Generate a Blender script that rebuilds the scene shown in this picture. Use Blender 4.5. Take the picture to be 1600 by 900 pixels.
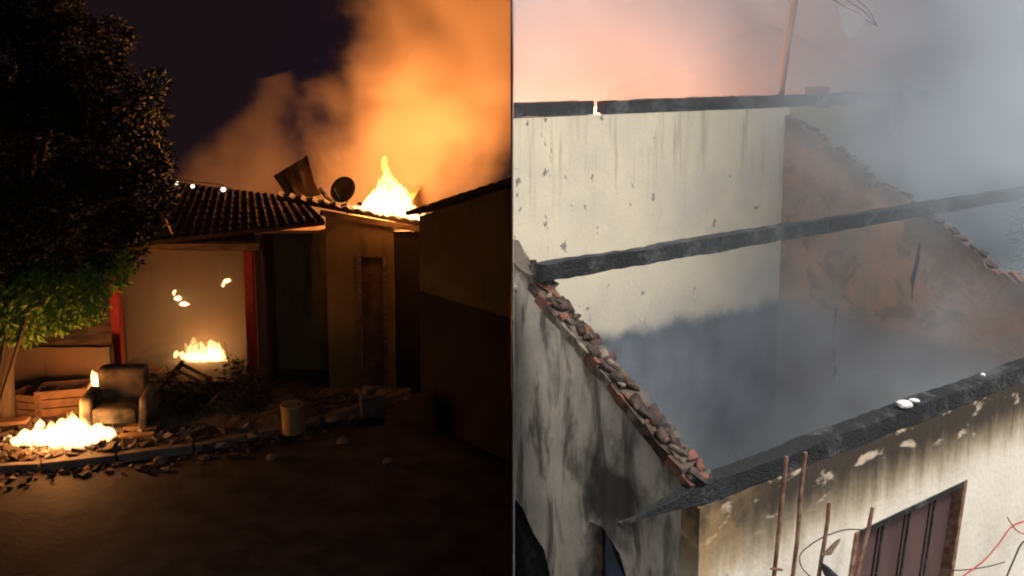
import bpy, bmesh, math, random
import numpy as np
from mathutils import Vector, Matrix, noise as mnoise

S = bpy.context.scene
C = S.collection
for o in list(bpy.data.objects):
    bpy.data.objects.remove(o)

# ------------------------------------------------------------------ camera
F, HX, PPY, CAMZ = 1400.0, 800.0, 268.0, 5.5
TH = math.atan(0.12)
cT, sT = math.cos(TH), math.sin(TH)
cd = bpy.data.cameras.new('camera')
cam = bpy.data.objects.new('camera', cd)
C.objects.link(cam)
S.camera = cam
cam.location = (0, 0, CAMZ)
cam.rotation_euler = (math.pi / 2 - TH, 0, 0)
cd.sensor_width = 36.0
cd.lens = F / 1600 * 36
cd.shift_y = -(450 - PPY) / 1600
cd.clip_start, cd.clip_end = 0.05, 600

# ------------------------------------------------------------------ world, sun, exposure
to_sun = Vector((0.45, -0.30, 0.84)).normalized()
W = bpy.data.worlds.new('World')
S.world = W
W.use_nodes = True
wn = W.node_tree
bg = wn.nodes['Background']
sk = wn.nodes.new('ShaderNodeTexSky')
sk.sky_type = 'NISHITA'
sk.sun_disc = False
sk.sun_elevation = math.asin(to_sun.z)
sk.sun_rotation = math.atan2(to_sun.x, to_sun.y)
sk.dust_density = 4.0
sk.air_density = 1.3
wn.links.new(sk.outputs[0], bg.inputs[0])
bg.inputs[1].default_value = 0.15

sl = bpy.data.lights.new('sun', 'SUN')
sun = bpy.data.objects.new('sun', sl)
C.objects.link(sun)
sl.energy = 1.5
sl.angle = math.radians(14)
sl.color = (1.0, 0.93, 0.82)
sun.rotation_euler = (-to_sun).to_track_quat('-Z', 'Y').to_euler()
sun.location = (20, -15, 30)

S.view_settings.view_transform = 'Standard'
S.view_settings.look = 'None'
S.view_settings.exposure = 0.5
S.view_settings.gamma = 1.0
S.view_settings.use_curve_mapping = False

S.render.engine = 'CYCLES'
cy = S.cycles
cy.use_denoising = True
cy.max_bounces = 6
cy.diffuse_bounces = 2
cy.glossy_bounces = 2
cy.transmission_bounces = 4
cy.volume_bounces = 2
cy.transparent_max_bounces = 12
cy.volume_step_rate = 1.0
cy.volume_max_steps = 64
cy.adaptive_threshold = 0.03
cy.sample_clamp_indirect = 4.0
cy.filter_width = 2.0

# ------------------------------------------------------------------ helpers
def ray(px, py):
    a, b = (px - HX) / F, (PPY - py) / F
    return Vector((a, cT + sT * b, -sT + cT * b))

CAM = Vector((0, 0, CAMZ))

def atY(px, py, Y):
    r = ray(px, py)
    return CAM + r * (Y / r.y)

def atZ(px, py, Z):
    r = ray(px, py)
    return CAM + r * ((Z - CAMZ) / r.z)

def tag(o, label=None, cat=None, group=None, kind=None):
    if label: o['label'] = label
    if cat: o['category'] = cat
    if group: o['group'] = group
    if kind: o['kind'] = kind
    return o

def empty(name, loc=(0, 0, 0), rz=0.0):
    o = bpy.data.objects.new(name, None)
    C.objects.link(o)
    o.location = loc
    o.rotation_euler = (0, 0, rz)
    o.empty_display_size = 0.1
    return o

def obj(name, bm, mats, parent=None, smooth=False):
    me = bpy.data.meshes.new(name)
    bmesh.ops.recalc_face_normals(bm, faces=bm.faces[:])
    bm.to_mesh(me)
    bm.free()
    if not isinstance(mats, (list, tuple)): mats = [mats]
    for m in mats: me.materials.append(m)
    if smooth:
        for p in me.polygons: p.use_smooth = True
    o = bpy.data.objects.new(name, me)
    C.objects.link(o)
    if parent: o.parent = parent
    return o

def box(bm, lo, hi, mat=Matrix.Identity(4), mi=0):
    x0, y0, z0 = lo; x1, y1, z1 = hi
    vs = [bm.verts.new(mat @ Vector(p)) for p in
          ((x0, y0, z0), (x1, y0, z0), (x1, y1, z0), (x0, y1, z0), (x0, y0, z1), (x1, y0, z1), (x1, y1, z1), (x0, y1, z1))]
    fs = []
    for f in ((0, 3, 2, 1), (4, 5, 6, 7), (0, 1, 5, 4), (1, 2, 6, 5), (2, 3, 7, 6), (3, 0, 4, 7)):
        fc = bm.faces.new([vs[i] for i in f]); fc.material_index = mi; fs.append(fc)
    return vs, fs

def bevel(bm, w, seg=1):
    bmesh.ops.bevel(bm, geom=bm.edges[:], offset=w, segments=seg, affect='EDGES', profile=0.6)

def subdiv(bm, size):
    for _ in range(7):
        es = [e for e in bm.edges if e.calc_length() > size]
        if not es: break
        bmesh.ops.subdivide_edges(bm, edges=es, cuts=1, use_grid_fill=True)
    bmesh.ops.triangulate(bm, faces=[f for f in bm.faces if len(f.verts) > 4])

def rough(bm, amp, scale, seed=0.0, only=None):
    for v in bm.verts:
        if only and not only(v): continue
        v.co += Vector(mnoise.noise_vector(v.co * scale + Vector((seed, seed * 1.7, seed * .3)))) * amp

def prism(bm, pts, depth_vec, mi=0):
    """closed polygon pts (Vectors) extruded by depth_vec"""
    a = [bm.verts.new(p) for p in pts]
    b = [bm.verts.new(Vector(p) + depth_vec) for p in pts]
    n = len(pts)
    bm.faces.new(a).material_index = mi
    bm.faces.new(b[::-1]).material_index = mi
    for i in range(n):
        bm.faces.new((a[i], b[i], b[(i + 1) % n], a[(i + 1) % n])).material_index = mi

def tube(bm, pts, rads, n=8, cap=True):
    pts = [Vector(p) for p in pts]
    if not hasattr(rads, '__len__'): rads = [rads] * len(pts)
    rings = []
    for i, p in enumerate(pts):
        d = (pts[min(i + 1, len(pts) - 1)] - pts[max(i - 1, 0)]).normalized()
        a = d.cross(Vector((0, 0, 1)))
        if a.length < 1e-3: a = d.cross(Vector((1, 0, 0)))
        a.normalize(); b = d.cross(a)
        rings.append([bm.verts.new(p + (a * math.cos(2 * math.pi * k / n) + b * math.sin(2 * math.pi * k / n)) * rads[i]) for k in range(n)])
    for r0, r1 in zip(rings, rings[1:]):
        for k in range(n):
            bm.faces.new((r0[k], r0[(k + 1) % n], r1[(k + 1) % n], r1[k]))
    if cap:
        bm.faces.new(rings[0][::-1]); bm.faces.new(rings[-1])

def beam_between(bm, a, b, w, h, up=Vector((0, 0, 1)), seg=0.12, wob=0.0, seed=0.0):
    a, b = Vector(a), Vector(b)
    d = (b - a); L = d.length; d.normalize()
    s = d.cross(up).normalized(); t = s.cross(d)
    m = Matrix((d, s, t)).transposed().to_4x4(); m.translation = a
    n = max(1, int(L / seg))
    rings = []
    for i in range(n + 1):
        x = L * i / n
        r = []
        for (yy, zz) in ((-w / 2, -h / 2), (w / 2, -h / 2), (w / 2, h / 2), (-w / 2, h / 2)):
            p = Vector((x, yy, zz))
            if wob:
                q = mnoise.noise_vector(Vector((x * 3 + seed, yy * 9, zz * 9)))
                p += Vector((0, q.y, q.z)) * wob
            r.append(bm.verts.new(m @ p))
        rings.append(r)
    for r0, r1 in zip(rings, rings[1:]):
        for k in range(4):
            bm.faces.new((r0[k], r0[(k + 1) % 4], r1[(k + 1) % 4], r1[k]))
    bm.faces.new(rings[0][::-1]); bm.faces.new(rings[-1])

def cut_x(bm, x, keep_positive=True, M=None):
    """trim a mesh at the world plane x (the end that butts against the seam)"""
    co, no = Vector((x, 0, 0)), Vector((1, 0, 0))
    if M is not None:
        Mi = M.inverted(); co = Mi @ co; no = Mi.to_3x3() @ no
    g = bm.verts[:] + bm.edges[:] + bm.faces[:]
    r = bmesh.ops.bisect_plane(bm, geom=g, plane_co=co, plane_no=no, clear_inner=keep_positive, clear_outer=not keep_positive)
    es = [e for e in r['geom_cut'] if isinstance(e, bmesh.types.BMEdge)]
    if es: bmesh.ops.holes_fill(bm, edges=es)

def difference(o, cutters):
    for cbm in cutters:
        me = bpy.data.meshes.new('tmp'); bmesh.ops.recalc_face_normals(cbm, faces=cbm.faces[:]); cbm.to_mesh(me); cbm.free()
        co = bpy.data.objects.new('tmp', me); C.objects.link(co)
        co.parent = o.parent
        bpy.context.view_layer.update()
        md = o.modifiers.new('b', 'BOOLEAN'); md.operation = 'DIFFERENCE'; md.solver = 'EXACT'; md.object = co
        dg = bpy.context.evaluated_depsgraph_get()
        nm = bpy.data.meshes.new_from_object(o.evaluated_get(dg))
        o.modifiers.clear(); o.data = nm
        bpy.data.objects.remove(co)

def remeshed(bm, vox):
    me = bpy.data.meshes.new('tmp'); bmesh.ops.recalc_face_normals(bm, faces=bm.faces[:]); bm.to_mesh(me); bm.free()
    o = bpy.data.objects.new('tmp', me); C.objects.link(o)
    md = o.modifiers.new('r', 'REMESH'); md.mode = 'VOXEL'; md.voxel_size = vox
    sm = o.modifiers.new('s', 'SMOOTH'); sm.iterations = 2; sm.factor = 0.5
    dg = bpy.context.evaluated_depsgraph_get()
    nm = bpy.data.meshes.new_from_object(o.evaluated_get(dg))
    bpy.data.objects.remove(o)
    b = bmesh.new(); b.from_mesh(nm)
    return b

# ------------------------------------------------------------------ materials
class NT:
    def __init__(s, name):
        s.m = bpy.data.materials.new(name); s.m.use_nodes = True
        s.t = s.m.node_tree; s.t.nodes.clear()
        s.out = s.n('ShaderNodeOutputMaterial')
    def n(s, kind, **kw):
        nd = s.t.nodes.new(kind)
        for k, v in kw.items(): setattr(nd, k, v)
        return nd
    def l(s, a, b): s.t.links.new(a, b)
    def coords(s):
        return s.n('ShaderNodeTexCoord').outputs['Object']
    def mapping(s, vec, scale=(1, 1, 1), rot=(0, 0, 0), loc=(0, 0, 0)):
        m = s.n('ShaderNodeMapping'); m.inputs['Scale'].default_value = scale
        m.inputs['Rotation'].default_value = rot; m.inputs['Location'].default_value = loc
        s.l(vec, m.inputs[0]); return m.outputs[0]
    def noise(s, vec, scale, detail=4, rough=.55, dist=0.0):
        t = s.n('ShaderNodeTexNoise'); t.inputs['Scale'].default_value = scale
        t.inputs['Detail'].default_value = detail; t.inputs['Roughness'].default_value = rough
        t.inputs['Distortion'].default_value = dist
        s.l(vec, t.inputs['Vector']); return t.outputs[0]
    def ramp(s, fac, lo, hi, a=0.0, b=1.0, smooth=True):
        r = s.n('ShaderNodeMapRange', interpolation_type='SMOOTHSTEP' if smooth else 'LINEAR')
        for i, v in zip((1, 2, 3, 4), (lo, hi, a, b)): r.inputs[i].default_value = v
        s.l(fac, r.inputs[0]); return r.outputs[0]
    def math(s, op, a, b=None):
        m = s.n('ShaderNodeMath', operation=op)
        for i, v in enumerate((a, b)):
            if v is None: continue
            if isinstance(v, (int, float)): m.inputs[i].default_value = v
            else: s.l(v, m.inputs[i])
        return m.outputs[0]
    def mix(s, fac, a, b):
        m = s.n('ShaderNodeMix', data_type='RGBA')
        for sock, v in ((m.inputs[0], fac), (m.inputs[6], a), (m.inputs[7], b)):
            if isinstance(v, (int, float)): sock.default_value = v
            elif isinstance(v, tuple): sock.default_value = (*v, 1)
            else: s.l(v, sock)
        return m.outputs[2]
    def xyz(s, vec):
        q = s.n('ShaderNodeSeparateXYZ'); s.l(vec, q.inputs[0]); return q.outputs
    def surface(s, col, rough=.85, bump=None, bstr=.3, bdist=.02, metal=0.0, spec=.3):
        p = s.n('ShaderNodeBsdfPrincipled')
        if isinstance(col, tuple): p.inputs['Base Color'].default_value = (*col, 1)
        else: s.l(col, p.inputs['Base Color'])
        if isinstance(rough, (int, float)): p.inputs['Roughness'].default_value = rough
        else: s.l(rough, p.inputs['Roughness'])
        p.inputs['Metallic'].default_value = metal
        p.inputs['Specular IOR Level'].default_value = spec
        if bump is not None:
            b = s.n('ShaderNodeBump'); b.inputs['Strength'].default_value = bstr; b.inputs['Distance'].default_value = bdist
            s.l(bump, b.inputs['Height']); s.l(b.outputs[0], p.inputs['Normal'])
        s.l(p.outputs[0], s.out.inputs[0]); return s.m

def M_simple(name, a, b, scale=6, rough=.85, bstr=.3, metal=0.0, detail=5, stretch=(1, 1, 1), lo=.35, hi=.65):
    t = NT(name); v = t.mapping(t.coords(), stretch)
    n = t.noise(v, scale, detail)
    n2 = t.noise(v, scale * 5, 3)
    return t.surface(t.mix(t.ramp(n, lo, hi), a, b), rough, n2, bstr, .01, metal)

M = {}
M['asphalt'] = M_simple('asphalt', (.022, .02, .018), (.06, .05, .042), 2.2, .85, .9)
M['earth'] = M_simple('earth', (.06, .045, .03), (.12, .09, .06), 1.5, .95, .6)
M['pavement'] = M_simple('worn_concrete', (.05, .042, .034), (.13, .11, .085), 2.5, .9, .4)
M['kerb'] = M_simple('kerb_concrete', (.10, .09, .075), (.20, .175, .145), 3, .9, .5)
M['red_paint'] = M_simple('red_paint', (.42, .035, .02), (.30, .03, .02), 8, .6, .2)
M['dark_tile'] = M_simple('dark_roof_tile', (.03, .020, .015), (.055, .034, .024), 3, .95, .4)
M['old_wood'] = M_simple('old_wood', (.26, .16, .08), (.14, .08, .04), 4, .8, .4, stretch=(1, 1, 6))
M['char'] = M_simple('charred_wood', (.012, .013, .014), (.05, .05, .05), 9, .75, .9)
def M_char():
    t = NT('alligator_char'); co = t.coords()
    v = t.n('ShaderNodeTexVoronoi', feature='DISTANCE_TO_EDGE'); v.inputs['Scale'].default_value = 30
    t.l(t.mapping(co, (.6, 1, 1)), v.inputs['Vector'])
    cr = t.ramp(v.outputs['Distance'], 0.0, .12)
    ash = t.ramp(t.noise(co, 3.2, 6, .65), .48, .66)
    col = t.mix(ash, (.016, .018, .02), (.085, .088, .09))
    col = t.mix(t.math('ADD', t.math('MULTIPLY', cr, .45), .55), (.006, .006, .006), col)
    return t.surface(col, .7, t.math('ADD', cr, t.noise(co, 12, 5)), .55, .015)
M['char'] = M_char()
M['dark_metal'] = M_simple('dark_metal', (.025, .022, .02), (.045, .04, .035), 5, .5, .1, .4)
M['rust'] = M_simple('rusty_steel', (.13, .06, .035), (.25, .15, .11), 14, .8, .5)
M['brick'] = M_simple('red_brick', (.20, .085, .06), (.07, .04, .032), 9, .95, .6)
M['sooty_brick'] = M_simple('sooty_brick', (.085, .055, .042), (.022, .018, .018), 12, .95, .6)
M['mortar_rubble'] = M_simple('broken_plaster', (.21, .17, .13), (.05, .042, .035), 10, .95, .8)
M['leaf_dark'] = M_simple('leaf_olive', (.014, .02, .006), (.025, .03, .009), .8, .7, .0)
M['leaf_green'] = M_simple('leaf_green', (.17, .29, .04), (.13, .24, .03), 1.5, .6, .0)
M['bark'] = M_simple('bark', (.05, .037, .025), (.09, .065, .045), 6, .95, .8, stretch=(1, 1, .25))
M['fabric'] = M_simple('scorched_fabric', (.17, .14, .10), (.03, .025, .02), 3, .95, .3)
M['pail'] = M_simple('yellowed_plastic', (.42, .30, .12), (.34, .24, .10), 5, .6, .1)
M['block'] = M_simple('cement_block', (.20, .17, .14), (.13, .11, .09), 6, .95, .6)
M['cardboard'] = M_simple('brown_board', (.20, .11, .06), (.12, .07, .04), 4, .9, .2)
M['dry_branch'] = M_simple('dry_branch', (.16, .11, .07), (.09, .06, .04), 8, .9, .4)
M['blue_tarp'] = M_simple('blue_tarp', (.012, .03, .085), (.006, .014, .035), 6, .5, .3)
M['pole_wood'] = M_simple('weathered_pole', (.30, .21, .12), (.20, .14, .08), 6, .9, .5, stretch=(1, 1, .2))
M['red_wire'] = M_simple('red_cable', (.40, .04, .04), (.3, .04, .04), 9, .5, 0)
M['black_wire'] = M_simple('black_cable', (.02, .02, .02), (.04, .035, .03), 9, .6, 0)
M['membrane'] = M_simple('grey_plastic_film', (.45, .45, .44), (.36, .36, .36), 7, .6, .1)
M['terracotta'] = M_simple('terracotta', (.50, .20, .12), (.38, .14, .09), 3, .9, .4)
M['white_wall'] = M_simple('white_wall', (.78, .77, .74), (.68, .67, .64), 2, .9, .2)
M['dirt_floor'] = M_simple('ash_floor', (.05, .05, .055), (.12, .11, .105), 3, .95, .7)
M['rusty_sheet'] = M_simple('rusty_sheet', (.12, .07, .04), (.05, .03, .02), 4, .6, .3)
M['shutter'] = M_simple('brown_shutter', (.105, .062, .058), (.07, .042, .042), 4, .7, .2, stretch=(1, 1, .2))

def M_night_wall(name, a, b, stain=(.05, .035, .02)):
    t = NT(name); co = t.coords()
    n = t.noise(co, 1.2, 5); n2 = t.noise(t.mapping(co, (3, 3, .5)), 1.5, 5)
    col = t.mix(t.ramp(n, .35, .65), a, b)
    col = t.mix(t.ramp(n2, .55, .75, 0, .6), col, stain)
    return t.surface(col, .9, t.noise(co, 14, 4), .3)
M['ochre_wall'] = M_night_wall('ochre_wall', (.28, .19, .075), (.21, .145, .06))
M['porch_wall'] = M_night_wall('porch_wall', (.20, .115, .07), (.14, .105, .065))
M['red_band'] = M_night_wall('red_panel', (.22, .07, .04), (.19, .08, .05))
M['neighbour_wall'] = M_night_wall('dull_wall', (.17, .145, .07), (.12, .10, .05))

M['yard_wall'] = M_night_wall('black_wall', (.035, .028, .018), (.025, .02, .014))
# daylight plaster with soot and chips: coordinates are the house's own metres
def M_far_wall():
    t = NT('cream_plaster'); co = t.coords(); x, y, z = t.xyz(co)
    n = t.noise(co, 1.4, 5)
    cream = t.mix(t.ramp(n, .35, .65), (.70, .62, .45), (.60, .54, .42))
    # chips and cracks, thicker to the left
    chips = t.noise(t.mapping(co, (1.0, 1, .6)), 7, 4, .6, .4)
    side = t.ramp(x, 1.0, 4.6, .085, 0.0, False)
    chipm = t.ramp(t.math('ADD', chips, side), .70, .73)
    cream = t.mix(chipm, cream, (.20, .18, .15))
    drip = t.noise(t.mapping(co, (9, 1, .7)), 1.3, 4)
    dm = t.math('MULTIPLY', t.ramp(drip, .5, .70), t.ramp(z, 3.6, 5.0, 0, .7))
    cream = t.mix(dm, cream, (.36, .29, .23))
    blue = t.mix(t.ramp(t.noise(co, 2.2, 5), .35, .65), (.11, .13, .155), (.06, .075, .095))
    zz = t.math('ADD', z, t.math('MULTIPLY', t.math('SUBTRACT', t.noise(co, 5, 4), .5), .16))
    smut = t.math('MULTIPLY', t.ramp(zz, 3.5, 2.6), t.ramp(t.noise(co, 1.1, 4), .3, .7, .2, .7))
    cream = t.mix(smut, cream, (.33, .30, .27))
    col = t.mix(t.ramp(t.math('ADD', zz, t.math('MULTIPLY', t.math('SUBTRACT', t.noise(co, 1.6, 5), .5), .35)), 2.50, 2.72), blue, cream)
    # green-yellow paint in the room beyond the cross wall
    col = t.mix(t.ramp(x, 5.15, 5.2), col, t.mix(t.ramp(n, .3, .7), (.42, .36, .18), (.34, .31, .17)))
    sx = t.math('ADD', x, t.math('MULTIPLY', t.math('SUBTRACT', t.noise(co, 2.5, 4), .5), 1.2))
    col = t.mix(t.ramp(sx, 6.3, 7.1, 0, .95), col, (.03, .03, .032))  # right end painted black to stand for the shadow in the next room
    return t.surface(col, .9, t.noise(co, 22, 4), .35)
M['far_wall'] = M_far_wall()

def M_cross_wall():
    t = NT('brown_plaster'); co = t.coords(); x, y, z = t.xyz(co)
    n = t.noise(co, 1.3, 6, .6, .3)
    col = t.mix(t.ramp(n, .35, .65), (.40, .22, .14), (.27, .18, .13))
    n2 = t.noise(t.mapping(co, (1, 1.6, .5)), 1.7, 5)
    col = t.mix(t.ramp(n2, .52, .68, 0, .7), col, (.22, .19, .17))
    rim = t.math('SUBTRACT', t.math('ADD', z, t.math('MULTIPLY', t.math('SUBTRACT', t.noise(co, 4, 5), .5), .5)), t.math('MULTIPLY', y, .527))
    col = t.mix(t.ramp(rim, 2.72, 2.98, 0, .75), col, (.09, .065, .05))
    blot = t.noise(co, 2.6, 6, .65, .8)
    col = t.mix(t.ramp(blot, .50, .62, 0, .6), col, (.12, .09, .075))
    low = t.ramp(t.math('ADD', z, t.math('MULTIPLY', n, .5)), 3.0, 2.7)
    col = t.mix(low, col, (.20, .17, .16))
    return t.surface(col, .92, t.noise(co, 12, 5), .5)
M['cross_wall'] = M_cross_wall()

def M_side_wall():
    t = NT('sooty_render'); co = t.coords(); x, y, z = t.xyz(co)
    n = t.noise(co, 3, 6)
    base = t.mix(t.ramp(n, .35, .65), (.54, .49, .41), (.40, .365, .31))
    # oblique smoke licks
    v = t.mapping(co, (1, 2.2, .55), (math.radians(24), 0, 0))
    lick = t.noise(v, 2.6, 6, .62, .5)
    col = t.mix(t.ramp(lick, .45, .64, 0, .88), base, (.09, .085, .075))
    # one big soot blotch above the opening
    p = t.mapping(co, (1, 1 / .42, 1 / .36), (0, 0, 0), (0, -.78 / .42, -2.66 / .36))
    ln = t.n('ShaderNodeVectorMath', operation='LENGTH')
    q = t.n('ShaderNodeVectorMath', operation='MULTIPLY'); q.inputs[1].default_value = (0, 1, 1)
    t.l(p, q.inputs[0]); t.l(q.outputs[0], ln.inputs[0])
    r = t.math('ADD', ln.outputs['Value'], t.math('MULTIPLY', t.math('SUBTRACT', t.noise(co, 5, 5), .5), 1.6))
    col = t.mix(t.ramp(r, 1.25, .35, 0, .92), col, (.035, .035, .033))
    rim = t.math('SUBTRACT', t.math('ADD', z, t.math('MULTIPLY', t.math('SUBTRACT', t.noise(co, 6, 5), .5), .22)), t.math('MULTIPLY', y, .527))
    col = t.mix(t.ramp(rim, 2.90, 2.99, 0, .92), col, (.075, .058, .045))
    speck = t.noise(co, 26, 3)
    col = t.mix(t.ramp(speck, .66, .72, 0, .6), col, (.10, .095, .085))
    return t.surface(col, .92, t.noise(co, 15, 5), .6)
M['side_wall'] = M_side_wall()

def M_near_wall():
    t = NT('soot_topped_plaster'); co = t.coords(); x, y, z = t.xyz(co)
    n = t.noise(co, 2, 5)
    base = t.mix(t.ramp(n, .35, .65), (.70, .655, .56), (.62, .58, .50))
    drip = t.noise(t.mapping(co, (5, 1, .9)), 1.7, 5, .6)
    zz = t.math('ADD', z, t.math('MULTIPLY', t.math('SUBTRACT', drip, .5), .35))
    yel = t.ramp(zz, 2.25, 2.62, 0, .75)
    col = t.mix(yel, base, (.36, .26, .13))
    soot = t.ramp(zz, 2.36, 2.78, 0, .96)
    col = t.mix(soot, col, (.028, .023, .018))
    flake = t.noise(t.mapping(co, (1.3, 1, 2.6)), 2.4, 6, .6, .3)
    band = t.math('MULTIPLY', t.ramp(z, 2.55, 2.66), t.ramp(flake, .56, .65, 0, .8))
    col = t.mix(band, col, (.62, .50, .38))
    left = t.math('MULTIPLY', t.ramp(x, .7, .0), t.ramp(t.noise(co, 4, 4), .35, .6))
    col = t.mix(t.math('MULTIPLY', left, .7), col, (.34, .22, .10))
    chip = t.ramp(t.noise(co, 9, 3), .70, .73)
    col = t.mix(chip, col, (.24, .22, .20))
    return t.surface(col, .9, t.noise(co, 20, 4), .4)
M['near_wall'] = M_near_wall()

def M_night_sky():
    t = NT('night_sky')
    co = t.coords(); n = t.noise(co, .08, 3)
    e = t.n('ShaderNodeEmission'); t.l(t.mix(t.ramp(n, .35, .65), (.0062, .0032, .0075), (.0075, .0040, .0052)), e.inputs[0])
    e.inputs[1].default_value = 1.0
    t.l(e.outputs[0], t.out.inputs[0]); return t.m
M['night_sky'] = M_night_sky()  # faces of the added shell, coloured as night sky
def M_pale_shell():
    t = NT('pale_smoky_sky')
    co = t.coords(); n = t.noise(co, .1, 3)
    return t.surface(t.mix(n, (.72, .74, .76), (.80, .80, .80)), 1.0, spec=0.0)
M['pale_sky'] = M_pale_shell()  # outer faces of the added shell, coloured to pass for smoky daylight

def M_flame(name, hot, cool, strength, h):
    t = NT(name); co = t.coords(); z = t.xyz(co)[2]
    n = t.noise(t.mapping(co, (1, 1, .38)), 16, 2, .6)
    st = t.math('MULTIPLY', t.ramp(n, .36, .62, .12, 1.3), strength)
    e = t.n('ShaderNodeVolumePrincipled')
    e.inputs['Density'].default_value = 0.0
    t.l(st, e.inputs['Emission Strength'])
    t.l(t.mix(t.ramp(z, 0.0, h), hot, cool), e.inputs['Emission Color'])
    t.l(e.outputs[0], t.out.inputs['Volume'])
    return t.m
M['flame'] = M_flame('flame', (1.0, .58, .22), (1.0, .40, .08), 30.0, .8)
M['flame_small'] = M_flame('flame_small', (1.0, .60, .25), (1.0, .5, .15), 90.0, .4)
M['glow'] = M_flame('flame_day', (1.0, .38, .14), (1.0, .34, .12), 3.0, 1.0)
def M_emit(name, col, st):
    t = NT(name); e = t.n('ShaderNodeEmission'); e.inputs[0].default_value = (*col, 1); e.inputs[1].default_value = st
    t.l(e.outputs[0], t.out.inputs[0]); return t.m
M['bulb'] = M_emit('bulb_glow', (1.0, .82, .55), 3.0)

def M_smoke_night(name, dens, scale, base, top_, r0, r1, Yc, ryk=1.0, amp=1.5):
    """soft-edged column of smoke round the line base -> top_ (world metres), eaten into by noise"""
    t = NT(name); co = t.coords(); x, y, z = t.xyz(co)
    n = t.noise(co, scale, 5, .62, .35)
    f = t.ramp(z, base.z, top_.z, 0, 1, False)
    cx = t.ramp(z, base.z, top_.z, base.x, top_.x, False)
    rr = t.ramp(z, base.z, top_.z, r0, r1, False)
    dx = t.math('DIVIDE', t.math('SUBTRACT', x, cx), rr)
    dy = t.math('DIVIDE', t.math('SUBTRACT', y, Yc), t.math('MULTIPLY', rr, ryk))
    d = t.math('SQRT', t.math('ADD', t.math('MULTIPLY', dx, dx), t.math('MULTIPLY', dy, dy)))
    e = t.math('ADD', d, t.math('MULTIPLY', t.math('SUBTRACT', n, .5), amp))
    dd = t.math('MULTIPLY', t.ramp(e, 1.0, .45), dens)
    p = t.n('ShaderNodeVolumePrincipled')
    p.inputs['Color'].default_value = (.85, .74, .62, 1)
    p.inputs['Anisotropy'].default_value = 0.1
    t.l(dd, p.inputs['Density'])
    t.l(p.outputs[0], t.out.inputs['Volume']); return t.m
def _pt(px, py, Y):
    b_ = (PPY - py) / F; k_ = Y / (cT + sT * b_)
    return Vector(((px - HX) / F * k_, Y, CAMZ + (-sT + cT * b_) * k_))
M['smoke_night'] = M_smoke_night('orange_lit_smoke', .8, .5, _pt(615, 300, 20.3), _pt(775, 0, 20.3), 2.3, 3.5, 20.6)
M['smoke_thin'] = M_smoke_night('thin_smoke', .26, .6, _pt(370, 315, 20.5), _pt(430, 135, 20.5), 2.0, .6, 20.5, .8, 1.9)

def M_smoke_flat(name, dens, col):
    t = NT(name); p = t.n('ShaderNodeVolumePrincipled')
    p.inputs['Color'].default_value = (*col, 1); p.inputs['Density'].default_value = dens
    t.l(p.outputs[0], t.out.inputs['Volume']); return t.m
M['smoke_porch'] = M_smoke_flat('porch_haze', .5, (.75, .68, .58))

def M_smoke_day():
    t = NT('daylight_smoke'); co = t.coords(); x, y, z = t.xyz(co)
    n = t.ramp(t.noise(co, .5, 3, .55), .36, .66, .12, 1.9)
    beyond = t.ramp(y, 3.7, 5.2, 0, .20)
    right = t.ramp(x, 3.4, 6.0, 0, .60)
    low = t.ramp(z, 3.3, 1.4, 0, .10)
    d = t.math('ADD', t.math('ADD', beyond, right), t.math('ADD', low, .03))
    d = t.math('MULTIPLY', d, n)
    p = t.n('ShaderNodeVolumePrincipled')
    p.inputs['Color'].default_value = (.78, .865, .93, 1)
    p.inputs['Anisotropy'].default_value = 0.0
    t.l(d, p.inputs['Density'])
    t.l(p.outputs[0], t.out.inputs['Volume']); return t.m
M['smoke_day'] = M_smoke_day()

# ================================================================== THE SETTING
bm = bmesh.new()
vs = [bm.verts.new(p) for p in ((-150, -80, -.02), (150, -80, -.02), (150, 250, -.02), (-150, 250, -.02))]
bm.faces.new(vs)
tag(obj('ground', bm, M['earth']), kind='structure')

# night sky: a hollow opaque shell added over the street side to shut out daylight; its seam wall lies on x = 0 and is open round the viewer
bm = bmesh.new()
X0, X1, Y0, Y1, Z0, Z1 = -21.0, -.001, -4.0, 31.0, -.5, 11.5
def shell(x0, x1, y0, y1, z0, z1, mi):
    hy0, hy1, hz0, hz1 = -.8, 5.6, 1.6, 6.3
    v = lambda *p: bm.verts.new(p)
    def quad(a, b, c, d):
        f = bm.faces.new((v(*a), v(*b), v(*c), v(*d))); f.material_index = mi
    quad((x0, y0, z0), (x0, y1, z0), (x0, y1, z1), (x0, y0, z1))
    quad((x0, y0, z0), (x1, y0, z0), (x1, y0, z1), (x0, y0, z1))
    quad((x0, y1, z0), (x1, y1, z0), (x1, y1, z1), (x0, y1, z1))
    quad((x0, y0, z1), (x1, y0, z1), (x1, y1, z1), (x0, y1, z1))
    for (ya, yb, za, zb) in ((y0, hy0, z0, z1), (hy1, y1, z0, z1), (hy0, hy1, z0, hz0), (hy0, hy1, hz1, z1)):
        quad((x1, ya, za), (x1, yb, za), (x1, yb, zb), (x1, ya, zb))
shell(X0, X1, Y0, Y1, Z0, Z1, 0)
shell(X0 - .2, .001, Y0 - .2, Y1 + .2, Z0, Z1 + .2, 1)
me = bpy.data.meshes.new('sky'); bm.to_mesh(me); bm.free()
me.materials.append(M['night_sky']); me.materials.append(M['pale_sky'])
night_shell = bpy.data.objects.new('sky', me); C.objects.link(night_shell)
tag(night_shell, kind='structure')

# street and pavement of the night side
bm = bmesh.new()
vs = [bm.verts.new(p) for p in ((-20.9, -3.9, 0), (-.01, -3.9, 0), (-.01, 18, 0), (-20.9, 18, 0))]
bm.faces.new(vs); subdiv(bm, 1.2)
for v in bm.verts: v.co.z += .012 * mnoise.noise(v.co * .8) + .0
tag(obj('street', bm, M['asphalt']), kind='structure')

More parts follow.
